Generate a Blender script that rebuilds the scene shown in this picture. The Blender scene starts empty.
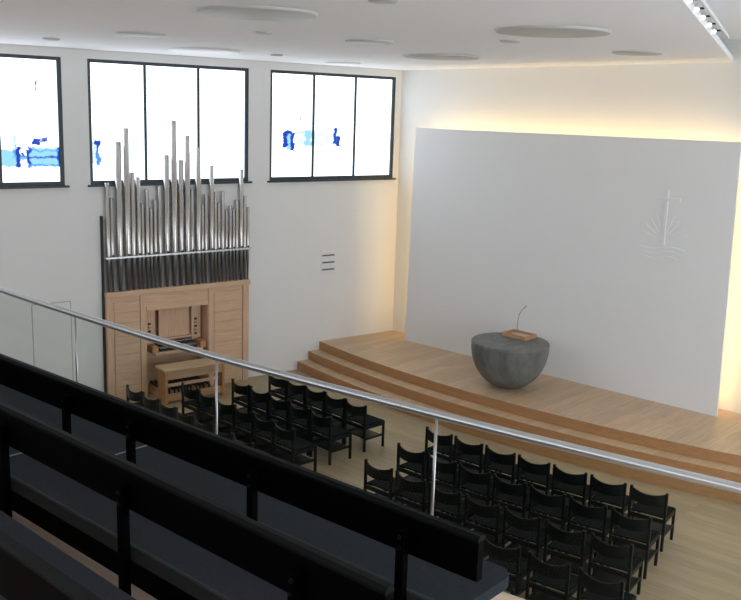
import bpy, bmesh, math, random
from math import sin, cos, pi, radians
from mathutils import Vector, Matrix
random.seed(7)
scene = bpy.context.scene
COL = scene.collection
WA = radians(10.174269598548449)          # the window wall runs 10 degrees off square

# ------------------------------------------------------------------ materials
def new_mat(name):
    m = bpy.data.materials.new(name); m.use_nodes = True
    nt = m.node_tree
    return m, nt, nt.nodes['Principled BSDF']

def plain(name, col, rough=.6, metal=0., spec=.5, noise=0., nscale=8., bump=0., bscale=200.):
    m, nt, b = new_mat(name)
    b.inputs['Base Color'].default_value = (*col, 1)
    b.inputs['Roughness'].default_value = rough
    b.inputs['Metallic'].default_value = metal
    b.inputs['Specular IOR Level'].default_value = spec
    tc = nt.nodes.new('ShaderNodeTexCoord')
    if noise:
        n = nt.nodes.new('ShaderNodeTexNoise'); n.inputs['Scale'].default_value = nscale
        n.inputs['Detail'].default_value = 6
        nt.links.new(tc.outputs['Object'], n.inputs['Vector'])
        r = nt.nodes.new('ShaderNodeMixRGB')
        r.inputs[1].default_value = (*[c*(1-noise) for c in col], 1)
        r.inputs[2].default_value = (*[min(1, c*(1+noise)) for c in col], 1)
        nt.links.new(n.outputs['Fac'], r.inputs[0]); nt.links.new(r.outputs[0], b.inputs['Base Color'])
    if bump:
        n2 = nt.nodes.new('ShaderNodeTexNoise'); n2.inputs['Scale'].default_value = bscale
        nt.links.new(tc.outputs['Object'], n2.inputs['Vector'])
        bp = nt.nodes.new('ShaderNodeBump'); bp.inputs['Strength'].default_value = bump
        bp.inputs['Distance'].default_value = .002
        nt.links.new(n2.outputs['Fac'], bp.inputs['Height']); nt.links.new(bp.outputs[0], b.inputs['Normal'])
    return m

def wood(name, c1, c2, grain='x', rough=.45, plank=None, rot=0., seam=(.5, .5, .5), spec=.4):
    """grain along an object axis; plank=(length,width) lays boards with thin seams"""
    m, nt, b = new_mat(name)
    L = nt.links
    tc = nt.nodes.new('ShaderNodeTexCoord')
    mp = nt.nodes.new('ShaderNodeMapping')
    L.new(tc.outputs['Object'], mp.inputs['Vector'])
    s = {'x': (1.2, 22, 22), 'y': (22, 1.2, 22), 'z': (22, 22, 1.2)}[grain]
    mp.inputs['Scale'].default_value = s
    n = nt.nodes.new('ShaderNodeTexNoise'); n.inputs['Scale'].default_value = 1.6
    n.inputs['Detail'].default_value = 5; n.inputs['Distortion'].default_value = .6
    L.new(mp.outputs[0], n.inputs['Vector'])
    cr = nt.nodes.new('ShaderNodeValToRGB')
    cr.color_ramp.elements[0].position = .3; cr.color_ramp.elements[0].color = (*c1, 1)
    cr.color_ramp.elements[1].position = .72; cr.color_ramp.elements[1].color = (*c2, 1)
    L.new(n.outputs['Fac'], cr.inputs[0])
    out = cr.outputs[0]
    if plank:
        mp2 = nt.nodes.new('ShaderNodeMapping')
        if grain == 'y': mp2.inputs['Rotation'].default_value = (0, 0, pi/2)
        if grain == 'z': mp2.inputs['Rotation'].default_value = (0, pi/2, 0)
        L.new(tc.outputs['Object'], mp2.inputs['Vector'])
        br = nt.nodes.new('ShaderNodeTexBrick')
        br.inputs['Color1'].default_value = (.86, .86, .86, 1); br.inputs['Color2'].default_value = (1.06, 1.05, 1.03, 1)
        br.inputs['Mortar'].default_value = (*seam, 1)
        br.inputs['Scale'].default_value = 1; br.inputs['Mortar Size'].default_value = .003
        br.inputs['Brick Width'].default_value = plank[0]; br.inputs['Row Height'].default_value = plank[1]
        br.offset = .37
        L.new(mp2.outputs[0], br.inputs['Vector'])
        mx = nt.nodes.new('ShaderNodeMixRGB'); mx.blend_type = 'MULTIPLY'; mx.inputs[0].default_value = 1
        L.new(out, mx.inputs[1]); L.new(br.outputs['Color'], mx.inputs[2]); out = mx.outputs[0]
    L.new(out, b.inputs['Base Color'])
    b.inputs['Roughness'].default_value = rough
    b.inputs['Specular IOR Level'].default_value = spec
    return m

def emit(name, col, st):
    m, nt, b = new_mat(name)
    b.inputs['Base Color'].default_value = (*col, 1)
    b.inputs['Emission Color'].default_value = (*col, 1)
    b.inputs['Emission Strength'].default_value = st
    return m

def glass_rail(name):
    m = bpy.data.materials.new(name); m.use_nodes = True
    nt = m.node_tree; nt.nodes.clear()
    o = nt.nodes.new('ShaderNodeOutputMaterial')
    t = nt.nodes.new('ShaderNodeBsdfTransparent'); t.inputs['Color'].default_value = (.925, .955, .94, 1)
    g = nt.nodes.new('ShaderNodeBsdfGlossy'); g.inputs['Roughness'].default_value = .0
    lw = nt.nodes.new('ShaderNodeLayerWeight'); lw.inputs['Blend'].default_value = .5
    pw = nt.nodes.new('ShaderNodeMath'); pw.operation = 'POWER'; pw.inputs[1].default_value = 4
    nt.links.new(lw.outputs['Facing'], pw.inputs[0])
    f = nt.nodes.new('ShaderNodeMath'); f.operation = 'MULTIPLY_ADD'; f.inputs[1].default_value = .12; f.inputs[2].default_value = .006
    nt.links.new(pw.outputs[0], f.inputs[0])
    mx = nt.nodes.new('ShaderNodeMixShader')
    nt.links.new(f.outputs[0], mx.inputs[0]); nt.links.new(t.outputs[0], mx.inputs[1]); nt.links.new(g.outputs[0], mx.inputs[2])
    nt.links.new(mx.outputs[0], o.inputs['Surface'])
    return m

WIN_E = 2.3
def pane_mat(name, strokes, E=WIN_E, seed=0.):
    """frosted pane lit from outdoors, with brushed translucent paint; strokes = (y0,y1,z0,z1,colour,density)"""
    m = bpy.data.materials.new(name); m.use_nodes = True
    nt = m.node_tree; nt.nodes.clear(); L = nt.links
    o = nt.nodes.new('ShaderNodeOutputMaterial'); em = nt.nodes.new('ShaderNodeEmission')
    L.new(em.outputs[0], o.inputs['Surface'])
    tc = nt.nodes.new('ShaderNodeTexCoord')
    def math_(op, a, b_=None, c=None):
        n = nt.nodes.new('ShaderNodeMath'); n.operation = op
        for i, v in enumerate((a, b_, c)):
            if v is None: continue
            if isinstance(v, (int, float)): n.inputs[i].default_value = v
            else: L.new(v, n.inputs[i])
        return n.outputs[0]
    mp = nt.nodes.new('ShaderNodeMapping'); mp.inputs['Scale'].default_value = (1, 1.8, 13)
    mp.inputs['Location'].default_value = (seed, seed*2, seed*3)
    L.new(tc.outputs['Object'], mp.inputs['Vector'])
    nz = nt.nodes.new('ShaderNodeTexNoise'); nz.inputs['Scale'].default_value = 2.2; nz.inputs['Detail'].default_value = 4
    L.new(mp.outputs[0], nz.inputs['Vector'])
    sp = nt.nodes.new('ShaderNodeSeparateXYZ'); L.new(tc.outputs['Object'], sp.inputs[0])
    mp2 = nt.nodes.new('ShaderNodeMapping'); mp2.inputs['Scale'].default_value = (1, 3.5, 4.5); mp2.inputs['Location'].default_value = (seed, seed*2, seed*3)
    L.new(tc.outputs['Object'], mp2.inputs['Vector'])
    nz2 = nt.nodes.new('ShaderNodeTexNoise'); nz2.inputs['Scale'].default_value = 2.4; nz2.inputs['Detail'].default_value = 3
    L.new(mp2.outputs[0], nz2.inputs['Vector'])
    wob = math_('MULTIPLY', math_('SUBTRACT', nz2.outputs['Fac'], .5), .16)
    yy = math_('ADD', sp.outputs['Y'], wob); zz = math_('ADD', sp.outputs['Z'], math_('MULTIPLY', wob, .8))
    col = None
    base = nt.nodes.new('ShaderNodeRGB'); base.outputs[0].default_value = (E*.90, E*.985, E*1.08, 1)
    cur = base.outputs[0]
    for (y0, y1, z0, z1, c, dens) in strokes:
        dy = math_('SUBTRACT', (y1-y0)/2, math_('ABSOLUTE', math_('SUBTRACT', yy, (y0+y1)/2)))
        dz = math_('SUBTRACT', (z1-z0)/2, math_('ABSOLUTE', math_('SUBTRACT', zz, (z0+z1)/2)))
        d = math_('MINIMUM', dy, dz)
        mk = nt.nodes.new('ShaderNodeMapRange'); mk.inputs['From Min'].default_value = -.008; mk.inputs['From Max'].default_value = .02
        L.new(d, mk.inputs['Value'])
        t = math_('MULTIPLY_ADD', math_('SUBTRACT', nz.outputs['Fac'], .5), 1.6, dens)
        t = math_('MINIMUM', math_('MAXIMUM', t, 0.0), 1.0)
        t = math_('SUBTRACT', 1.0, math_('POWER', math_('SUBTRACT', 1.0, t), 4.0))
        k = math_('MULTIPLY', mk.outputs[0], t)
        mx = nt.nodes.new('ShaderNodeMixRGB'); mx.inputs[2].default_value = (*c, 1)
        L.new(k, mx.inputs[0]); L.new(cur, mx.inputs[1]); cur = mx.outputs[0]
    L.new(cur, em.inputs['Color']); em.inputs['Strength'].default_value = 1
    return m

M = {}
M['wall'] = plain('white_plaster', (.765, .77, .755), .92, noise=.015, nscale=1.5)
M['ceil'] = plain('ceiling_white', (.87, .88, .895), .9)
M['panel'] = plain('panel_white', (.80, .805, .80), .85, noise=.02, nscale=1.2)
M['floor'] = wood('hall_oak_floor', (.355, .258, .155), (.465, .353, .226), 'x', .42, (2.2, .17), seam=(.72, .7, .68))
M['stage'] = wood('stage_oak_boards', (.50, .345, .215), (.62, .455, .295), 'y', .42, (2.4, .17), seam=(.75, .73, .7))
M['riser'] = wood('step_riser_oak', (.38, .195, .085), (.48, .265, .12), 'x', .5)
M['oak'] = wood('organ_oak', (.57, .375, .235), (.70, .485, .325), 'y', .5)
M['oakz'] = wood('organ_oak_upright', (.57, .375, .235), (.70, .485, .325), 'z', .5)
M['oakred'] = wood('bench_oak', (.42, .20, .085), (.55, .29, .14), 'z', .5)
M['benchfront'] = wood('bench_front_oak', (.40, .23, .12), (.54, .34, .19), 'y', .5)
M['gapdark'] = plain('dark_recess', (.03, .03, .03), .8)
M['tin'] = plain('organ_pipe_tin', (.56, .54, .51), .27, metal=1., noise=.06, nscale=3)
M['tinfoot'] = plain('organ_pipe_foot', (.22, .225, .225), .4, metal=.8)
M['frame'] = plain('window_frame_slate', (.028, .042, .046), .5)
M['steel'] = plain('brushed_steel', (.60, .63, .64), .36, metal=1.)
M['poststeel'] = plain('post_steel', (.40, .41, .41), .35, metal=1.)
M['glass'] = glass_rail('railing_glass')
M['black'] = plain('black_lacquer', (.0007, .0009, .0009), .6, spec=.03, noise=.2, nscale=20)
M['edge'] = plain('black_edge_toplit', (.0045, .006, .006), .55, spec=.08)  # black lightened as if lit from above, for the pew top edges
M['seatcloth'] = plain('charcoal_blue_cloth', (.030, .036, .045), .95, spec=.1, noise=.25, nscale=60, bump=.6, bscale=300)
M['seatedge'] = plain('charcoal_piping', (.034, .045, .045), .8, spec=.2)
M['chair'] = plain('black_green_stained_wood', (.0030, .0055, .0045), .45, spec=.25, noise=.25, nscale=12)
M['chairseat'] = plain('black_chair_pad', (.0035, .0062, .0054), .8, spec=.08, bump=.1, bscale=120)
M['key_w'] = plain('key_ivory', (.70, .66, .58), .4)
M['key_b'] = plain('key_ebony', (.015, .013, .012), .4)
M['seam'] = plain('seam_grey', (.16, .18, .18), .6)
M['balcony'] = wood('balcony_oak_floor', (.68, .50, .39), (.80, .62, .49), 'x', .5)
M['lampdisc'] = plain('lamp_disc_grey', (.46, .46, .43), .5)
M['lampwinlit'] = plain('lamp_disc_window_lit', (.86, .87, .87), .45)  # disc colour lightened to carry the window light on two discs
M['lamprim'] = plain('lamp_rim_white', (.72, .72, .71), .5)
M['spotglow'] = emit('spot_lamp_glow', (1, .97, .9), 6)
M['mic'] = plain('microphone_steel', (.45, .38, .31), .45, metal=.5)
M['darkmetal'] = plain('dark_metal', (.05, .05, .05), .4, metal=.6)
M['wood_tray'] = wood('lectern_wood', (.40, .22, .11), (.55, .33, .18), 'x', .45)

# concrete of the altar bowl
def concrete():
    m, nt, b = new_mat('altar_concrete'); L = nt.links
    tc = nt.nodes.new('ShaderNodeTexCoord')
    mp = nt.nodes.new('ShaderNodeMapping'); mp.inputs['Scale'].default_value = (1, 1, .35)
    L.new(tc.outputs['Object'], mp.inputs[0])
    n = nt.nodes.new('ShaderNodeTexNoise'); n.inputs['Scale'].default_value = 5; n.inputs['Detail'].default_value = 8; n.inputs['Roughness'].default_value = .65
    L.new(mp.outputs[0], n.inputs['Vector'])
    cr = nt.nodes.new('ShaderNodeValToRGB')
    cr.color_ramp.elements[0].position = .32; cr.color_ramp.elements[0].color = (.085, .09, .085, 1)
    cr.color_ramp.elements[1].position = .7; cr.color_ramp.elements[1].color = (.19, .20, .19, 1)
    L.new(n.outputs['Fac'], cr.inputs[0]); L.new(cr.outputs[0], b.inputs['Base Color'])
    b.inputs['Roughness'].default_value = .5
    n2 = nt.nodes.new('ShaderNodeTexNoise'); n2.inputs['Scale'].default_value = 40; n2.inputs['Detail'].default_value = 4
    L.new(tc.outputs['Object'], n2.inputs['Vector'])
    bp = nt.nodes.new('ShaderNodeBump'); bp.inputs['Strength'].default_value = .25; bp.inputs['Distance'].default_value = .01
    L.new(n2.outputs['Fac'], bp.inputs['Height']); L.new(bp.outputs[0], b.inputs['Normal'])
    return m
M['concrete'] = concrete()

# ------------------------------------------------------------------ mesh helpers
class MB:
    def __init__(self): self.bm = bmesh.new()
    def box(self, x0, x1, y0, y1, z0, z1, mi=0, bev=0.):
        b = bmesh.new()
        r = bmesh.ops.create_cube(b, size=1)
        for v in b.verts:
            v.co = Vector(((x0+x1)/2+v.co.x*(x1-x0), (y0+y1)/2+v.co.y*(y1-y0), (z0+z1)/2+v.co.z*(z1-z0)))
        if bev:
            bmesh.ops.bevel(b, geom=b.edges[:], offset=bev, segments=2, affect='EDGES', profile=.5)
        for f in b.faces: f.material_index = mi
        self.merge(b); return self
    def merge(self, b, mat=None):
        if mat is not None: bmesh.ops.transform(b, matrix=mat, verts=b.verts[:])
        me = bpy.data.meshes.new('t'); b.to_mesh(me); b.free(); self.bm.from_mesh(me); bpy.data.meshes.remove(me)
    def prism(self, pts, z0, z1, mi=0, side_mi=None):
        """pts: ccw xy polygon"""
        b = bmesh.new()
        lo = [b.verts.new((x, y, z0)) for x, y in pts]; hi = [b.verts.new((x, y, z1)) for x, y in pts]
        f = b.faces.new(hi); f.material_index = mi
        f = b.faces.new(lo[::-1]); f.material_index = mi
        n = len(pts)
        for i in range(n):
            f = b.faces.new((lo[i], lo[(i+1) % n], hi[(i+1) % n], hi[i])); f.material_index = mi if side_mi is None else side_mi
        self.merge(b); return self
    def lathe(self, prof, seg=48, cx=0, cy=0, mi=0, smooth=True):
        b = bmesh.new(); rings = []
        for r, z in prof:
            if r < 1e-6: rings.append([b.verts.new((cx, cy, z))])
            else: rings.append([b.verts.new((cx+r*cos(2*pi*i/seg), cy+r*sin(2*pi*i/seg), z)) for i in range(seg)])
        for a, c in zip(rings, rings[1:]):
            for i in range(seg):
                j = (i+1) % seg
                if len(a) == 1 and len(c) == 1: continue
                if len(a) == 1: f = b.faces.new((a[0], c[j], c[i]))
                elif len(c) == 1: f = b.faces.new((a[i], a[j], c[0]))
                else: f = b.faces.new((a[i], a[j], c[j], c[i]))
                f.smooth = smooth; f.material_index = mi
        bmesh.ops.recalc_face_normals(b, faces=b.faces[:])
        self.merge(b); return self
    def tube(self, path, r, seg=12, mi=0, caps=True):
        b = bmesh.new(); rings = []
        P = [Vector(p) for p in path]
        rr = r if isinstance(r, (list, tuple)) else [r]*len(P)
        for i, p in enumerate(P):
            t = (P[min(i+1, len(P)-1)]-P[max(i-1, 0)]).normalized()
            u = t.cross(Vector((0, 0, 1)))
            if u.length < 1e-4: u = Vector((1, 0, 0))
            u.normalize(); w = u.cross(t).normalized()
            rings.append([b.verts.new(p+(u*cos(2*pi*k/seg)+w*sin(2*pi*k/seg))*rr[i]) for k in range(seg)])
        for a, c in zip(rings, rings[1:]):
            for k in range(seg):
                j = (k+1) % seg
                f = b.faces.new((a[k], a[j], c[j], c[k])); f.smooth = True; f.material_index = mi
        if caps:
            b.faces.new(rings[0][::-1]).material_index = mi; b.faces.new(rings[-1]).material_index = mi
        bmesh.ops.recalc_face_normals(b, faces=b.faces[:])
        self.merge(b); return self
    def build(self, name, mats, parent=None, loc=None, rotz=None):
        me = bpy.data.meshes.new(name); self.bm.to_mesh(me); self.bm.free()
        if not isinstance(mats, (list, tuple)): mats = [mats]
        for m in mats: me.materials.append(m)
        o = bpy.data.objects.new(name, me); COL.objects.link(o)
        if parent: o.parent = parent
        if loc: o.location = loc
        if rotz is not None: o.rotation_euler = (0, 0, rotz)
        return o

def tag(o, label, cat, group=None):
    o['label'] = label; o['category'] = cat
    if group: o['group'] = group
    return o
def thing(name, label, cat, loc=(0, 0, 0), rotz=0, group=None):
    o = bpy.data.objects.new(name, None); COL.objects.link(o); o.empty_display_size = .1
    o.location = loc; o.rotation_euler = (0, 0, rotz)
    return tag(o, label, cat, group)
def struct(o): o['kind'] = 'structure'; return o
def dup(root, loc, rotz, label, group=None):
    r = root.copy(); COL.objects.link(r); r.location = loc; r.rotation_euler = (0, 0, rotz); r['label'] = label
    if group: r['group'] = group
    for ch in list(root.children):
        c = ch.copy(); COL.objects.link(c); c.parent = r
        for g in list(ch.children):
            d = g.copy(); COL.objects.link(d); d.parent = c
    return r
def wpt(x, s, z=0.): # window-wall frame -> world
    return Vector((x*cos(WA)+s*sin(WA), -x*sin(WA)+s*cos(WA), z))
FACE = -20.0
XR = 16.5

# ------------------------------------------------------------------ room shell
b = MB(); b.box(-4.2, XR, FACE, .3, -.2, 0); struct(b.build('floor', M['floor']))
b = MB(); b.box(-.6, XR, 0, .3, 0, 7.3); struct(b.build('wall_back', M['wall']))

# left (window) wall in its own frame: openings for windows, organ niche, flush door
WZ0, WZ1 = 4.11, 6.32
wins = [(-3.39, -.17), (-7.14, -3.885), (-10.86, -7.605), (-14.6, -11.33)]
ORG0, ORG1 = -6.99, -3.915
b = MB()
S0 = -20.9; cuts = []
cur = .05
for (a, c) in wins:
    b.box(-.3, 0, c, cur, WZ0, WZ1); cur = a
b.box(-.3, 0, S0, cur, WZ0, WZ1)
b.box(-.3, 0, S0, .05, WZ1, 7.3)
b.box(-.3, 0, S0, ORG0, 0, WZ0); b.box(-.3, 0, ORG1, .05, 0, WZ0); b.box(-.3, 0, ORG0, ORG1, 2.13, WZ0)
# niche shell behind the organ
b.box(-.8, -.75, ORG0-.05, ORG1+.05, 0, 2.3); b.box(-.75, -.3, ORG0-.05, ORG0, 0, 2.3); b.box(-.75, -.3, ORG1, ORG1+.05, 0, 2.3); b.box(-.75, -.3, ORG0, ORG1, 2.13, 2.3)
struct(b.build('wall_left', M['wall'], rotz=-WA))

# right wall and rear gallery wall, out of the frame, with tall glowing window bands added as fill light
RIGHT_FILL_E = 3.5; REAR_FILL_E = 2.6
def fill_band(axis, pos, spans, z0, z1, lo, hi, first, E):
    b = MB(); cur = hi; s_ = 1
    def bx(mb, u0, u1, t0, t1, a, c):
        if axis == 'x': mb.box(pos+t0, pos+t1, u0, u1, a, c)
        else: mb.box(u0, u1, pos-t1, pos-t0, a, c)
    for a, c in spans:
        bx(b, c, cur, 0, .3, z0, z1); cur = a
    bx(b, lo, cur, 0, .3, z0, z1); bx(b, lo, hi, 0, .3, 0, z0); bx(b, lo, hi, 0, .3, z1, 7.3)
    struct(b.build('wall_right' if axis == 'x' else 'wall_rear', M['wall']))
    pm = pane_mat('fill_pane', [], E)
    for i, (a, c) in enumerate(spans):
        f = MB(); ys = [a+(c-a)*k/3 for k in range(4)]
        bx(f, a, c, .03, .1, z0, z0+.06); bx(f, a, c, .03, .1, z1-.06, z1)
        for q in ys: bx(f, max(a, q-.03), min(c, q+.03), .03, .1, z0+.06, z1-.06)
        w = struct(f.build('window_%d' % (first+i), M['frame']))  # unseen windows, put in to brighten ceiling and panel
        p = MB(); bx(p, a, c, .06, .07, z0+.02, z1-.02); p.build('window_pane', pm, w)
fill_band('x', XR, [(-5.2, -1.2), (-9.6, -5.6), (-14.0, -10.0)], .6, 6.0, FACE-.3, .3, 5, RIGHT_FILL_E)
fill_band('y', FACE, [(12.0, 16.0), (7.4, 11.4), (2.8, 6.8), (-1.8, 2.2)], 4.6, 6.5, -4.2, XR, 8, REAR_FILL_E)

# ceiling: large slab with a diagonal free edge, higher ceiling beyond it
E0 = Vector((7.36, .0)); E1 = Vector((10.002, -7.814))
def edge(t): return E0+(E1-E0)*t
EN = edge(20/-E1.y)
def zc(x, y): # falls very slightly towards the window wall
    d = x*cos(WA)-y*sin(WA)
    return 6.475+.0145*d
bm = bmesh.new()
wl0, wl1 = wpt(0, .0), wpt(0, -20.7)
ring = [(wl0.x, .0), (wl1.x, FACE), (EN.x, FACE), (E0.x, .0)]
lo = [bm.verts.new((x, y, zc(x, y))) for x, y in ring]; hi = [bm.verts.new((x, y, zc(x, y)+.085)) for x, y in ring]
bm.faces.new(lo); bm.faces.new(hi[::-1])
for i in range(4):
    j = (i+1) % 4; bm.faces.new((lo[i], hi[i], hi[j], lo[j]))
bmesh.ops.recalc_face_normals(bm, faces=bm.faces[:])
b = MB(); b.merge(bm); struct(b.build('ceiling', M['ceil']))
b = MB(); b.box(-4.2, XR+.3, FACE-.3, .3, 6.95, 7.3); struct(b.build('ceiling', M['ceil']))

# windows
B1, B2, B3, B4 = (.02, .07, .48), (.09, .36, .95), (.34, .72, 1.0), (.70, .93, 1.1)
paint = {
 0: [(-2.76, -1.62, 4.82, 5.13, B4, .42), (-2.52, -2.34, 4.79, 5.14, B3, .70),
     (-3.05, -2.90, 4.78, 5.11, B1, .95), (-2.95, -2.83, 4.74, 5.06, B3, .9), (-2.87, -2.76, 4.70, 5.08, B1, .92), (-3.02, -2.80, 5.04, 5.13, B1, .9),
     (-1.79, -1.69, 4.86, 5.19, B1, .95), (-1.71, -1.60, 4.79, 5.04, B1, .92), (-2.80, -2.40, 5.08, 5.12, B3, .7), (-2.67, -2.59, 5.325, 5.435, (.50, .40, .80), .5)],
 1: [(-7.10, -6.98, 4.48, 4.90, B4, .95), (-7.14, -7.10, 4.5, 4.85, B1, .8), (-7.01, -6.94, 4.44, 4.92, B1, .93), (-7.03, -6.93, 4.80, 4.92, B1, .9), (-6.99, -6.91, 4.46, 4.70, B2, .9)],
 2: [(-9.55, -8.38, 4.44, 4.74, B3, .85), (-8.43, -8.33, 4.43, 4.78, B1, .93), (-8.46, -8.42, 4.6, 4.96, B2, .75), (-8.36, -8.19, 4.56, 4.64, B2, .55), (-8.33, -8.28, 4.60, 4.70, B1, .8),
     (-8.22, -7.63, 4.43, 4.79, B3, .9), (-8.24, -8.17, 4.42, 4.80, B1, .85), (-7.71, -7.62, 4.46, 4.78, B1, .92), (-8.22, -7.66, 4.585, 4.625, B1, .75), (-8.22, -7.66, 4.43, 4.475, B2, .85), (-8.2, -7.66, 4.70, 4.74, B2, .7),
     (-8.14, -7.98, 4.81, 4.93, B1, .8), (-7.99, -7.87, 4.86, 4.95, B1, .7), (-8.055, -8.01, 5.735, 5.915, (.03, .06, .12), .85)],
 3: [],
}
for i, (a, c) in enumerate(wins):
    n = ['window_3', 'window_2', 'window_1', 'window_4'][i]
    f = MB(); fw = .055
    f.box(-.10, -.01, a, c, WZ0, WZ0+.07); f.box(-.10, -.01, a, c, WZ1-.06, WZ1)
    f.box(-.10, -.01, a, a+fw, WZ0+.07, WZ1-.06); f.box(-.10, -.01, c-fw*1.3, c, WZ0+.07, WZ1-.06)
    for k in (1, 2):
        q = a+(c-a)*k/3
        f.box(-.09, -.02, q-.024, q+.024, WZ0+.07, WZ1-.06)
    w = struct(f.build(n, M['frame'], rotz=-WA))
    s_ = MB(); s_.box(-.1, .06, a-.05, c+.06, WZ0-.035, WZ0-.0); s_.build('window_sill', M['frame'], w)
    p = MB(); p.box(-.06, -.05, a+.02, c-.02, WZ0+.02, WZ1-.02)
    p.build('window_pane', pane_mat('pane_%d' % i, paint[i], WIN_E, seed=i*3.7), w)

# flush door in the left wall: thin shadow-gap outline around a white leaf
d0, d1, dz = -8.27, -7.585, 2.0
g = MB()
g.box(.0, .004, d0-.012, d0, 0, dz+.012); g.box(.0, .004, d1, d1+.012, 0, dz+.012); g.box(.0, .004, d0, d1, dz, dz+.012)
dr = struct(g.build('door_1', plain('door_gap_grey', (.30, .30, .29), .8), rotz=-WA))
g = MB(); g.box(0, .006, d0, d1, .005, dz); g.build('door_leaf', M['wall'], dr)

# ------------------------------------------------------------------ stage: three concentric curved steps
def arc_y(x, off): return -2.59-off+(x-4.45)**2/42.0
def step(off, z0, z1, name, right):
    pts = []
    xl = None
    N = 60; xs = []
    # left end sits on the window wall
    x = -1.2
    for _ in range(40):
        y = arc_y(x, off); x = y*math.tan(WA)
    xs = [x+(right-x)*i/N for i in range(N+1)]
    pts = [(q, arc_y(q, off)) for q in xs]+[(right, -.0), (0.0, -.0)]
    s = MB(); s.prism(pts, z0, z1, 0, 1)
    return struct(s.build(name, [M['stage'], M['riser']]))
RZ = .56/3
step(.58, 0, RZ, 'stage_step', 13.2)
step(.29, RZ, 2*RZ, 'stage_step', 12.9)
step(.0, 2*RZ, .56, 'stage_platform', 12.6)
SZ = .56

# ------------------------------------------------------------------ freestanding panel with relief emblem
PX0, PX1, PY, PT = .80, 7.935, -.50, .04
panel = thing('altar_panel', 'tall freestanding white panel with a faint cross relief standing behind the stone bowl altar', 'panel', ((PX0+PX1)/2, PY, SZ))
b = MB(); bb = bmesh.new()
xc = (PX0+PX1)/2
prof = [(PX0-xc, 0), (PX1-xc, 0), (7.84-xc, 4.71), (.862-xc, 4.69)]
fr = [bb.verts.new((x, 0, z)) for x, z in prof]; bk = [bb.verts.new((x, PT, z)) for x, z in prof]
bb.faces.new(fr); bb.faces.new(bk[::-1])
for i in range(4):
    j = (i+1) % 4; bb.faces.new((fr[j], fr[i], bk[i], bk[j]))
bmesh.ops.recalc_face_normals(bb, faces=bb.faces[:])
b.merge(bb); b.build('panel_board', M['panel'], panel)
EX, EZ = 6.655-xc, -SZ
def strip(path, w, name, t=.026):
    """flat raised strip on the panel front following (x,z) points, tapering to its ends"""
    q = bmesh.new(); n = len(path); F = []; 
    for i, (x, z) in enumerate(path):
        x2, z2 = path[min(i+1, n-1)]; x1, z1 = path[max(i-1, 0)]
        dx, dz_ = x2-x1, z2-z1; l = math.hypot(dx, dz_); nx, nz = -dz_/l, dx/l
        ww = w[i] if isinstance(w, list) else w
        F.append([q.verts.new((x+nx*ww/2, -t, z+nz*ww/2)), q.verts.new((x-nx*ww/2, -t, z-nz*ww/2)), q.verts.new((x-nx*ww/2, 0, z-nz*ww/2)), q.verts.new((x+nx*ww/2, 0, z+nz*ww/2))])
    for a, c in zip(F, F[1:]):
        for k in range(4): q.faces.new((a[k], a[(k+1) % 4], c[(k+1) % 4], c[k]))
    q.faces.new(F[0]); q.faces.new(F[-1][::-1])
    bmesh.ops.recalc_face_normals(q, faces=q.faces[:])
    return q
cr = MB()
cr.merge(strip([(EX, 3.43+EZ), (EX, 4.40+EZ)], .062, '')); cr.merge(strip([(EX-.25, 4.225+EZ), (EX-.0311, 4.225+EZ)], .062, '')); cr.merge(strip([(EX+.0311, 4.225+EZ), (EX+.25, 4.225+EZ)], .062, ''))
cr.build('cross_relief', M['panel'], panel)
for k in range(3):
    z0 = 3.36-.085*k; ww = .41-.06*k
    pth = [(EX+(-1+2*i/16)*ww, z0+EZ+.03*math.sin((-1+2*i/16)*pi)*(1 if k != 1 else 1)) for i in range(17)]
    q = MB(); q.merge(strip(pth, [.006+.034*math.sin(pi*i/16) for i in range(17)], '', .018)); q.build('wave_relief', M['panel'], panel)
for side in (-1, 1):
    for a in (18, 36, 54, 70):
        r0, r1 = .17, (.44 if a < 60 else .48)
        dx, dz_ = cos(radians(a))*side, sin(radians(a))
        q = MB(); q.merge(strip([(EX+dx*r0, 3.50+EZ+dz_*r0), (EX+dx*r1, 3.50+EZ+dz_*r1)], [.008, .022], '', .012)); q.build('ray_relief', M['panel'], panel)

# ------------------------------------------------------------------ bowl altar, lectern tray, microphone
AX, AY, AR, ATOP = 4.405, -1.72, .728, 1.43
altar = thing('bowl_altar', 'large grey concrete hemisphere bowl altar standing on the curved wooden stage', 'altar', (AX, AY, SZ))
H = ATOP-SZ
prof = [(0, 0), (.19, 0)]
HZ = H-.05; HH = HZ/.966
for i in range(0, 30):
    z = HZ*(i/30)**1.6
    prof.append((AR*max(0, 1-((HZ-z)/HH)**2.12)**(1/2.08), z+.002))
prof += [(AR, HZ), (AR, H-.012), (AR-.012, H)]
b = MB(); b.lathe(prof, 72); b.build('bowl_body', M['concrete'], altar)
b = MB(); b.lathe([(AR-.012, H), (AR-.03, H+.0005), (0, H+.0005)], 72, smooth=False); b.build('altar_top', M['concrete'], altar)
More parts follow.
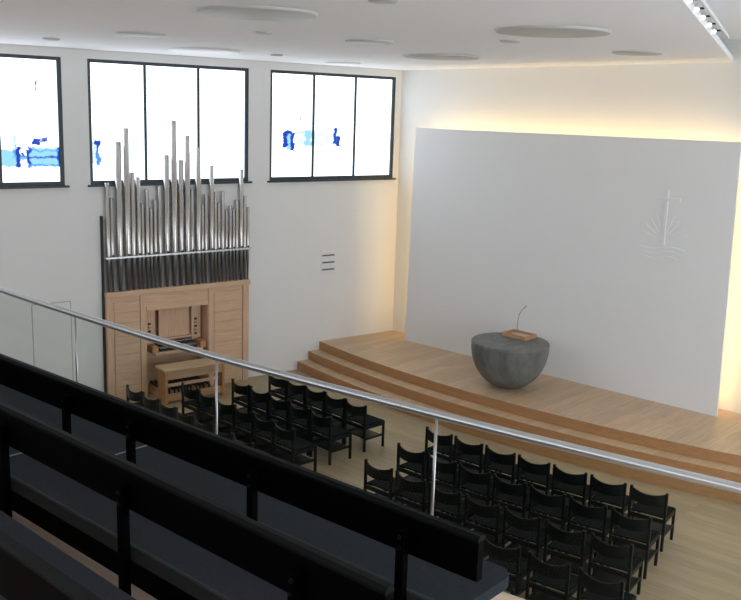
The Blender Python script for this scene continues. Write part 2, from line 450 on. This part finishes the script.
# tray
tray = thing('book_tray', 'small wooden book tray with raised rim lying on top of the concrete bowl altar', 'tray', (4.32, -1.30, ATOP+.003), radians(-2))
b = MB(); b.box(-.27, .27, -.19, .19, 0, .02); b.build('tray_base', M['wood_tray'], tray)
for (x0, x1, y0, y1) in ((-.27, .27, -.19, -.165), (-.27, .27, .165, .19), (-.27, -.245, -.165, .165), (.245, .27, -.165, .165)):
    b = MB(); b.box(x0, x1, y0, y1, .02, .075); b.build('tray_rim', M['wood_tray'], tray)
b = MB(); b.box(-.20, .20, -.13, .13, .0203, .045, bev=.004); b.build('tray_pad', plain('tray_leather', (.52, .38, .27), .6), tray)
mic = thing('gooseneck_microphone', 'thin gooseneck microphone rising beside the book tray on the bowl altar', 'microphone', (4.09, -1.03, ATOP+.002))
b = MB(); b.lathe([(0, 0), (.045, 0), (.045, .015), (.012, .03), (0, .03)], 20); b.build('mic_base', M['darkmetal'], mic)
P = [(0, 0, .02), (0, 0, .15), (.008, 0, .27), (.03, .0, .38), (.075, .005, .46), (.12, .008, .51)]
b = MB(); b.tube(P, .0095, 8); b.build('mic_stem', M['mic'], mic)
b = MB(); b.tube([(.12, .008, .51), (.15, .01, .54), (.17, .012, .558)], [.012, .015, .012], 10); b.build('mic_head', M['mic'], mic)

# ------------------------------------------------------------------ organ
organ = thing('pipe_organ', 'pipe organ with oak case and stepped tin pipes on the window wall', 'organ', wpt(0, 0, 0), -WA)
o0, o1 = ORG0+.02, ORG1-.02; XF = .12
c0, c1, cz0, cz1 = -6.17, -4.87, .0, 1.74
b = MB()
b.box(-.7, XF, o0, c0, 0, 2.03); b.box(-.7, XF, c1, o1, 0, 2.03); b.box(-.7, XF, c0, c1, cz1, 2.03); b.box(-.7, -.32, c0, c1, 0, cz1)
b.build('case', M['oak'], organ)
b = MB(); b.box(-.02, XF+.05, o0-.005, o1+.015, 2.03, 2.125, bev=.006); b.build('cornice', M['oak'], organ)
def fpanel(s0, s1, z0, z1, rows):
    for k in range(rows):
        a = z0+(z1-z0)*k/rows; c = z0+(z1-z0)*(k+1)/rows
        q = MB(); q.box(XF, XF+.018, s0, s1, a+.006, c-.006, bev=.004); q.build('front_board', M['oak'], organ)
fpanel(o0+.16, c0-.14, .08, 1.93, 9)
fpanel(c1+.14, o1-.16, .08, 1.93, 9)
for s0, s1 in ((o0+.01, o0+.14), (c0-.125, c0-.01), (c1+.01, c1+.125), (o1-.14, o1-.01)):
    q = MB(); q.box(XF, XF+.03, s0, s1, .0, 2.03); q.build('stile', M['oakz'], organ)
q = MB(); q.box(XF, XF+.03, c0-.0, c1+.0, 1.70, 1.79); q.build('lintel', M['oak'], organ)
# keydesk
q = MB(); q.box(-.2, -.18, -5.78, -5.12, 1.05, 1.62); q.build('music_desk', M['oakz'], organ)
q = MB(); q.box(-.18, -.08, -5.80, -5.10, 1.03, 1.06); q.build('desk_ledge', M['oak'], organ)
for s in (-5.99, -5.00):
    q = MB(); q.box(-.2, -.12, s-.1, s+.1, .98, 1.70); jm = q.build('stop_jamb', M['oakz'], organ)
    for r in range(5):
        k = MB(); k.box(-.12, -.09, s-.045, s+.01, 1.06+.075*r, 1.10+.075*r, bev=.008); k.build('stop_knob', M['oakred'] if r % 2 else M['key_b'], jm)
for k, (xk, zk) in enumerate(((.08, .885), (-.02, .965))):
    q = MB(); q.box(xk-.2, xk, -5.86, -5.08, zk-.04, zk)
    man = q.build('manual', M['key_b'], organ)
    q = MB()
    n = 0
    for j in range(40):
        if j % 7 in (2, 6): continue
        s = -5.85+.76*(j+1)/40
        q.box(xk-.19, xk-.07, s-.0055, s+.0055, zk, zk+.016)
    q.build('sharp_keys', M['key_w'], man)
q = MB(); q.box(-.32, XF+.02, -6.0, -4.98, .80, .845); q.build('key_table', M['oak'], organ)
for s in (-6.0, -4.98):
    q = MB(); q.box(-.1, XF+.03, s-.06, s+.06, .845, .97); q.build('key_cheek', M['oakred'], organ)
# pedalboard
q = MB(); q.box(-.25, .5, -6.05, -4.95, .0, .05); ped = q.build('pedalboard', M['oak'], organ)
for j in range(27):
    s = -6.0+1.0*j/26
    q = MB(); q.box(-.2, .50, s-.012, s+.012, .05, .16 if j % 12 in (0, 2, 4, 5, 7, 9, 11) else .21); q.build('pedal', M['key_b'] if j % 12 not in (0, 2, 4, 5, 7, 9, 11) else M['oak'], ped)
# grey sheet standing in for the shaded wall behind the feet, rack rail, dark side board
q = MB(); q.box(.005, .015, -6.95, -3.93, 2.125, 2.74); q.build('pipe_shade_board', plain('wall_shade_grey', (.30, .31, .31), .7), organ)
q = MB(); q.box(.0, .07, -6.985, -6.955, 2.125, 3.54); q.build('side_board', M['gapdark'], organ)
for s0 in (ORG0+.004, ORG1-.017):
    q = MB(); q.box(.0, .10, s0, s0+.013, 0, 2.12); q.build('gap_shade_strip', M['gapdark'], organ)  # dark strips painted as the shade in the gaps beside the case
q = MB(); q.box(.135, .147, -6.945, -3.90, 2.75, 2.782); q.build('rack_rail', M['steel'], organ)
PS = [(-6.869, 4.147), (-6.792, 3.869), (-6.647, 4.885), (-6.491, 5.13), (-6.38, 4.328), (-6.271, 4.239), (-6.193, 3.75), (-6.101, 4.001), (-6.024, 3.655), (-5.939, 3.801), (-5.846, 4.066), (-5.703, 4.643), (-5.548, 5.283), (-5.406, 4.547), (-5.271, 5.011), (-5.172, 3.99), (-5.04, 4.774), (-4.951, 3.707), (-4.875, 3.871), (-4.75, 4.439), (-4.668, 3.927), (-4.592, 3.714), (-4.508, 3.929), (-4.423, 3.557), (-4.338, 3.636), (-4.26, 3.589), (-4.189, 3.745), (-4.091, 4.352), (-4.009, 3.821), (-3.935, 3.596)]
n = len(PS)
RAD = [.030+.030*min(1, max(0, zt-3.55)/1.35) for _, zt in PS]
for _ in range(40):
    for i in range(n-1):
        gap = PS[i+1][0]-PS[i][0]-.003; tot = RAD[i]+RAD[i+1]
        if tot > gap:
            RAD[i] *= gap/tot; RAD[i+1] *= gap/tot
for i, (s, zt) in enumerate(PS):
    r = RAD[i]
    hb = 2.74+.03*(i % 2)
    q = MB(); q.lathe([(r, hb), (r, zt), (r*.9, zt), (r*.9, zt-.15)], 20, .078, s)
    # flattened mouth with lips
    pp = q.build('pipe', M['tin'], organ)
    q = MB(); q.lathe([(.0, 2.125), (r*.5, 2.125), (r*.98, hb-.03), (r, hb)], 20, .078, s); q.build('pipe_foot', M['tinfoot'], pp)
    q = MB(); q.box(.078+r*.80, .078+r+.006, s-r*.45, s+r*.45, hb+.015, hb+.05); q.build('pipe_mouth', M['gapdark'], pp)
# organ bench
ob = thing('organ_bench', 'low oak organ bench standing in front of the organ keyboards', 'bench', wpt(.66, -5.50, 0), -WA)
for s in (-.62, .58):
    q = MB(); q.box(-.17, .17, s, s+.05, 0, .66); q.build('side_board', M['oakred'], ob)
q = MB(); q.box(-.2, .2, -.66, .67, .66, .705, bev=.006); q.build('bench_top', M['oak'], ob)
q = MB(); q.box(.12, .15, -.57, .58, .48, .66); q.build('front_rail', M['benchfront'], ob)
q = MB(); q.box(.12, .15, -.57, .58, .06, .2); q.build('lower_rail', M['benchfront'], ob)
q = MB(); q.box(-.02, .02, -.57, .58, .30, .36); q.build('stretcher', M['oak'], ob)

# hymn-number rails on the wall
hb_ = thing('hymn_board', 'small white hymn board with three thin dark rails on the wall beside the stage', 'board', wpt(0, -1.89, 2.1), -WA)
q = MB(); q.box(0, .012, -.18, .18, -.02, .5); q.build('back_plate', M['wall'], hb_)
for z in (.045, .20, .355):
    q = MB(); q.box(.012, .035, -.155, .155, z, z+.028); q.build('number_rail', plain('rail_grey', (.12, .12, .12), .5), hb_)

# ------------------------------------------------------------------ chairs
def make_chair():
    t = thing('chair', '', 'chair')
    w, d, h = .507, .475, .815; p = .036
    for sx in (-1, 1):
        x = sx*(w/2-p/2)
        q = MB(); q.box(x-p/2, x+p/2, -d/2, -d/2+p, 0, h, bev=.004); q.build('back_leg', M['chair'], t)
        q = MB(); q.box(x-p/2, x+p/2, d/2-p, d/2, 0, .455, bev=.004); q.build('front_leg', M['chair'], t)
        q = MB(); q.box(x-.012, x+.012, -d/2+p, d/2-p, .385, .445); q.build('side_rail', M['chair'], t)
        q = MB(); q.box(x-.012, x+.012, -d/2+p, d/2-p, .20, .235); q.build('stretcher', M['chair'], t)
    q = MB(); q.box(-w/2+p, w/2-p, d/2-p+.005, d/2-.005, .385, .445); q.box(-w/2+p, w/2-p, -d/2+.005, -d/2+p-.005, .385, .445); q.build('apron', M['chair'], t)
    q = MB(); q.box(-w/2+.018, w/2-.018, -d/2+.042, d/2-.006, .4455, .466, bev=.006); q.build('seat', M['chairseat'], t)
    q = MB(); q.box(-w/2+.03, w/2-.03, -d/2+.06, d/2-.06, .205, .222); q.build('book_shelf', M['chair'], t)
    # backrest: board bowed backwards between the posts
    bb = bmesh.new(); N = 12; R = []
    for i in range(N+1):
        u = -1+2*i/N; x = u*(w/2-p/2); y = -d/2+.018-.06*(1-u*u)
        dip = .045*(1-u*u)
        R.append([bb.verts.new((x, y-.009, .635-dip*.6)), bb.verts.new((x, y+.009, .635-dip*.6)), bb.verts.new((x, y+.009, .805-dip)), bb.verts.new((x, y-.009, .805-dip))])
    for a, c in zip(R, R[1:]):
        for k in range(4):
            bb.faces.new((a[k], a[(k+1) % 4], c[(k+1) % 4], c[k]))
    bb.faces.new(R[0]); bb.faces.new(R[-1][::-1]); bmesh.ops.recalc_face_normals(bb, faces=bb.faces[:])
    q = MB(); q.merge(bb); q.build('backrest', M['chair'], t)
    return t
ORD = ['first', 'second', 'third', 'fourth', 'fifth', 'sixth', 'seventh', 'eighth']
ROW = ['front', 'second', 'third', 'fourth', 'fifth']
proto = make_chair(); used = [False]
def row(pl, pr_, curv, n, block, ri):
    for k in range(n):
        t = (k+.5)/n
        x = pl[0]+(pr_[0]-pl[0])*t; y = pl[1]+(pr_[1]-pl[1])*(t if not curv else t*t)
        slope = (pr_[1]-pl[1])/(pr_[0]-pl[0])*(1 if not curv else 2*t)
        a = math.atan(slope)
        loc = (x-.2375*sin(a), y+.2375*cos(a), 0)
        if block == 'right':
            lab = 'black wooden chair, %s from the aisle in the %s row of the right block' % (ORD[k], ROW[ri])
        else:
            lab = 'black wooden chair, %s from the aisle in the %s row of the left block' % (ORD[n-1-k], ROW[ri])
        grp = 'black chairs in the %s block' % block
        if not used[0]:
            used[0] = True; proto.location = loc; proto.rotation_euler = (0, 0, a); proto['label'] = lab; proto['group'] = grp
        else: dup(proto, loc, a, lab, grp)
row((5.26,-5.26),(9.14,-4.955),True,7,'right',0)
row((5.43,-6.13),(9.33,-5.81),True,7,'right',1)
row((5.535,-6.96),(9.52,-6.65),True,7,'right',2)
row((5.64,-7.80),(9.88,-7.52),True,7,'right',3)
row((5.75,-8.65),(10.3,-8.4),True,7,'right',4)
row((1.40,-5.08),(3.96,-5.20),False,5,'left',0)
row((1.28,-5.86),(3.99,-6.03),False,5,'left',1)
row((.90,-6.66),(4.02,-6.86),False,6,'left',2)
row((.38,-7.44),(4.05,-7.70),False,7,'left',3)

# ------------------------------------------------------------------ balcony: stepped floor, pews, railing
F1 = 3.15
bl = lambda y: y*math.tan(WA)
def slab(y0, y1, z0, z1):
    q = MB(); q.prism([(bl(y0), y0), (XR, y0), (XR, y1), (bl(y1), y1)], z0, z1, 0)
    return struct(q.build('balcony_floor', M['balcony']))
EDGE = [(-2.18, -12.35), (7.5, -12.47), (9.3, -12.44), (10.9, -12.30), (11.4, -12.24), (12.5, -12.08), (14.5, -11.70), (XR, -11.28)]
q = MB(); q.prism([(bl(-13.45), -13.45), (XR, -13.45)]+EDGE[::-1], 2.80, F1, 0); struct(q.build('balcony_floor', M['balcony']))
slab(-14.20, -13.45, 2.8, F1+.15); slab(-15.0, -14.20, 2.8, F1+.30); slab(-15.7, -15.0, 2.8, F1+.45); slab(FACE, -15.7, 2.8, F1+.5)

def pew(label, y, F, x1, posts, xs, seams, rot=0., dep=.45, toe=None):
    """straight pew: backrest board on posts, upholstered seat pads in front"""
    t = thing('pew', label, 'pew', (x1, y, F), radians(rot), 'pews on the balcony')
    L0 = xs-x1
    q = MB(); q.box(L0, 0, -.02, .02, .605, .775); q.build('backrest', M['black'], t)
    q = MB()
    bb = bmesh.new()
    pr = [(-.022, .773), (-.022, .785), (-.012, .80), (.012, .80), (.022, .785), (.022, .773)]
    A = [bb.verts.new((L0, a, c)) for a, c in pr]; B = [bb.verts.new((0, a, c)) for a, c in pr]
    for i in range(6): bb.faces.new((A[i], A[(i+1) % 6], B[(i+1) % 6], B[i]))
    bb.faces.new(A); bb.faces.new(B[::-1]); bmesh.ops.recalc_face_normals(bb, faces=bb.faces[:]); q.merge(bb)
    q.build('top_edge', M['edge'], t)
    for px in posts:
        q = MB(); q.box(px-x1-.022, px-x1+.022, -.06, -.022, 0, .72, bev=.004); po = q.build('post', M['black'], t)
        for zz in (.64, .69):
            k = MB(); k.lathe([(0, 0), (.009, 0), (.009, .006), (0, .008)], 12)
            bo = k.build('bolt', M['edge'], po, (px-x1, -.06, zz)); bo.rotation_euler = (pi/2, 0, 0)
    ends = [xs]+[s for s in seams if xs < s < x1]+[x1-.02]
    for a, c in zip(ends, ends[1:]):
        q = MB()
        a2, c2 = a-x1+.006, c-x1-.006
        if c == ends[-1]: c2 -= .075
        pts = [(a2, .0), (c2, .0)]
        last = c == ends[-1]
        if last: pts += [(c2-.08+.08*cos(u), dep-.08+.08*sin(u)) for u in [i*pi/12 for i in range(0, 7)]]+[(a2, dep)]
        else: pts += [(c2, dep), (a2, dep)]
        q.prism(pts, .375, .43, 0); pad = q.build('seat_pad', M['seatcloth'], t)
        q = MB(); q.tube([(a2, -.0, .424), (c2, -.0, .424)], .010, 8); q.build('piping', M['seatedge'], pad)
        q = MB(); q.box(a2, c2, -.006, .0, .36, .418); q.build('pad_back', M['seatedge'], pad)
    for s in seams:
        if xs < s < x1:
            q = MB(); q.box(s-x1-.0065, s-x1+.0065, .0, dep-.002, .37, .433); q.build('seam_strip', M['seam'], t)
    q = MB(); q.box(toe-x1 if toe else L0, -.03, .06, .085, .185, .36)
    if toe: q.box(L0, toe-x1, .06, .085, .0, .36)
    q.build('under_panel', M['black'], t)
    q = MB(); q.box(L0, -.12, .05, dep-.08, .36, .375); q.build('seat_board', M['black'], t)
    return t
pew('front black pew with charcoal seat pads, nearest the glass railing', -13.18, F1, 11.867, [4.36, 5.40, 6.45, 7.49, 8.50+.42, 9.568, 10.564, 11.50], 3.9, [5.2, 7.25, 9.31], 2.0, .46)
pew('middle black pew on the balcony, between the front and rear pews', -13.955, F1+.15, 12.055, [5.4, 6.45, 7.49, 8.53, 9.566, 10.605, 11.66], 4.1, [5.2, 7.25, 9.29], .7, .44, 9.27)
pew('rear black pew on the balcony, closest to the bottom left corner', -14.81, F1+.30, 12.25, [6.5, 7.5, 8.55, 9.6, 10.64, 11.7], 4.3, [5.2, 7.25, 9.29], -.3, .44)

# railing
RZT = 4.072
RP = [(4.2, -12.50), (5.4, -12.52), (6.483, -12.535), (7.1, -12.55), (7.732, -12.552), (8.3, -12.548), (8.86, -12.538), (9.36, -12.518), (10.037, -12.462), (10.544, -12.412), (10.976, -12.367), (11.467, -12.308), (11.965, -12.240), (12.499, -12.160), (13.2, -12.04), (14.5, -11.78), (16.4, -11.36)]
rail = thing('railing', 'glass balcony railing with round steel handrail and thin steel posts', 'railing', (RP[4][0], RP[4][1], F1))
ox, oy = RP[4]
q = MB(); q.tube([(x-ox, y-oy, RZT-F1-.024) for x, y in RP], .0235, 16); q.build('handrail', M['steel'], rail)
def rail_y(x):
    for (a, b1), (c, d) in zip(RP, RP[1:]):
        if a <= x <= c: return b1+(d-b1)*(x-a)/(c-a)
PXS = [4.42, 6.06, 7.712, 9.338, 10.982, 12.60, 14.2]
for x in PXS:
    y = rail_y(x)
    q = MB(); q.tube([(x-ox, y-oy, 0), (x-ox, y-oy, RZT-F1-.04)], .0085, 12); po = q.build('post', M['poststeel'], rail)
    q = MB(); q.lathe([(0, 0), (.035, 0), (.035, .008), (.012, .012)], 16, x-ox, y-oy); q.build('foot_plate', M['steel'], po)
for a, c in zip(PXS, PXS[1:]):
    N = 8; q = bmesh.new(); A = []
    for i in range(N+1):
        x = a+.03+(c-a-.06)*i/N; y = rail_y(x)
        A.append([q.verts.new((x-ox, y-oy-.005, .03)), q.verts.new((x-ox, y-oy-.005, RZT-F1-.05)), q.verts.new((x-ox, y-oy+.005, RZT-F1-.05)), q.verts.new((x-ox, y-oy+.005, .03))])
    for u, v in zip(A, A[1:]):
        for k in range(4): q.faces.new((u[k], u[(k+1) % 4], v[(k+1) % 4], v[k]))
    q.faces.new(A[0]); q.faces.new(A[-1][::-1]); bmesh.ops.recalc_face_normals(q, faces=q.faces[:])
    w = MB(); w.merge(q); w.build('glass_panel', M['glass'], rail)
    q = MB()
    for x in (a+.06, c-.06):
        y = rail_y(x); q.box(x-ox-.02, x-ox+.02, y-oy-.012, y-oy+.012, 0, .05)
    q.build('glass_clamp', M['steel'], rail)

# ------------------------------------------------------------------ ceiling lamps
def disc(x, y, r, label, cat='ceiling lamp', group=None, h=.03, mat='lampdisc'):
    z = zc(x, y)
    t = thing('ceiling_lamp', label, cat, (x, y, z), 0, group)
    q = MB(); q.lathe([(r, .004), (r, -.003), (r-.004, -.005), (r-.012, -.005)], 64); q.build('lamp_rim', M['lamprim'], t)
    q = MB(); q.lathe([(r-.008, -.003), (r-.008, -h+.008), (r-.016, -h+.002), (r-.03, -h), (0, -h-.002)], 64); q.build('lamp_diffuser', M[mat], t)
    return t
G1, G2, G3 = 'large ceiling lamps', 'medium ceiling lamps', 'small ceiling lamps'
for (x, y, r), (lab, g) in zip([(5.9, -9.272, 0.658), (7.57, -6.05, 0.692), (3.56, -3.145, 0.669), (0.642, -5.938, 0.613), (6.945, -2.642, 0.378), (2.427, -8.389, 0.36), (4.531, -5.998, 0.349), (0.526, -2.453, 0.377), (7.776, -9.339, 0.149), (4.249, -7.747, 0.131), (1.118, -4.715, 0.115), (6.409, -5.241, 0.148), (0.413, -8.628, 0.136)], [
    ('large round grey ceiling lamp above the organ and window side, nearest the camera', G1),
    ('large round grey ceiling lamp near the diagonal ceiling edge above the panel', G1),
    ('large round grey ceiling lamp just above the left top corner of the panel', G1),
    ('large round pale ceiling lamp close above the middle window', G1),
    ('medium round grey ceiling lamp by the back wall near the diagonal ceiling edge', G2),
    ('medium round ceiling lamp at left, over the gap between two windows', G2),
    ('medium round ceiling lamp in the middle of the ceiling, right of the windows', G2),
    ('medium round pale ceiling lamp close above the window nearest the panel', G2),
    ('small round ceiling lamp at the top edge of the photo', G3),
    ('small round ceiling lamp just below the nearest large ceiling lamp', G3),
    ('small round ceiling lamp above the wall between middle and right windows', G3),
    ('small round ceiling lamp left of the large lamp near the ceiling edge', G3),
    ('small round ceiling lamp above the leftmost window', G3)]):
    disc(x, y, r, lab, group=g, mat='lampwinlit' if ' pale ' in lab else 'lampdisc')
# spotlights along the free edge of the ceiling
SP = [(9.889, -7.433, 6.685), (9.661, -6.756, 6.68), (9.437, -6.081, 6.675), (9.193, -5.336, 6.67), (8.933, -4.582, 6.664)]
tr = thing('spotlight_track', 'slim white track running along the diagonal ceiling edge carrying the spotlights', 'track', (SP[-1][0], SP[-1][1], 6.67))
LB = ['lowest bright spotlight on the diagonal ceiling edge, nearest the back wall', 'second bright spotlight from the back wall along the ceiling edge', 'third bright spotlight from the back wall along the ceiling edge', 'fourth bright spotlight from the back wall along the ceiling edge', 'bright spotlight on the ceiling edge touching the top of the photo']
u = Vector((E1.x-E0.x, E1.y-E0.y, 0)).normalized(); ang = math.atan2(u.y, u.x)
q = MB(); q.box(-.9, 3.6, .10, .125, -.02, .02)
o = q.build('track_bar', M['lamprim'], tr); o.rotation_euler = (0, 0, ang)
for i, (x, y, z) in enumerate(SP[::-1]):
    s = thing('spotlight', LB[i], 'spotlight', (x, y, z), ang, 'spotlights on the ceiling edge')
    q = MB(); q.lathe([(0, .0), (.024, 0), (.029, .008), (.029, .075), (.016, .09), (0, .09)], 20); h = q.build('lamp_head', M['lamprim'], s); h.rotation_euler = (radians(0), radians(-55), 0)
    q = MB(); q.lathe([(0, -.010), (.016, -.008), (.023, -.0005), (0, -.0005)], 20); g = q.build('lamp_lens', M['spotglow'], s); g.rotation_euler = (0, radians(-55), 0)
    q = MB(); q.box(-.07, -.055, -.006, .10, .01, .03); q.build('bracket', M['darkmetal'], s)

# ------------------------------------------------------------------ lights
def area(name, loc, rot, sx, sy, energy, col):
    l = bpy.data.lights.new(name, 'AREA'); l.shape = 'RECTANGLE'; l.size = sx; l.size_y = sy
    l.energy = energy; l.color = col
    o = bpy.data.objects.new(name, l); COL.objects.link(o); o.location = loc; o.rotation_euler = rot
    return o
WARM = (1, .64, .24)
# concealed strips behind the panel edges, shining on the back wall
area('cove_lamp_top', (4.42, -.32, 4.9), (radians(132), 0, 0), 6.6, .05, 33, (1, .68, .31))
area('cove_lamp_side_left', (1.08, -.30, 2.8), (radians(90), 0, radians(55)), .05, 4.2, 14, WARM)
area('cove_lamp_side_right', (7.75, -.30, 2.8), (radians(90), 0, radians(-50)), .05, 4.2, 15, WARM)

w = bpy.data.worlds.new('World'); scene.world = w; w.use_nodes = True
w.node_tree.nodes['Background'].inputs[0].default_value = (.8, .9, 1, 1)
w.node_tree.nodes['Background'].inputs[1].default_value = 1.0

# ------------------------------------------------------------------ camera
cam = bpy.data.cameras.new('Camera'); co = bpy.data.objects.new('Camera', cam); COL.objects.link(co)
cam.sensor_width = 36; cam.sensor_fit = 'HORIZONTAL'; cam.lens = 930/741*36; cam.clip_end = 200
Rm = [[0.7358884, 0.6763472, 0.0319805], [0.1587629, -0.1264393, -0.9791871], [-0.6582269, 0.7256498, -0.200424]]
co.matrix_world = Matrix(((Rm[0][0], -Rm[1][0], -Rm[2][0], 13.833), (Rm[0][1], -Rm[1][1], -Rm[2][1], -16.0538), (Rm[0][2], -Rm[1][2], -Rm[2][2], 5.6), (0, 0, 0, 1)))
scene.camera = co
scene.view_settings.view_transform = 'Standard'; scene.view_settings.look = 'None'
scene.view_settings.exposure = 0.15; scene.view_settings.gamma = 1
scene.cycles.max_bounces = 12; scene.cycles.diffuse_bounces = 8; scene.cycles.transparent_max_bounces = 12
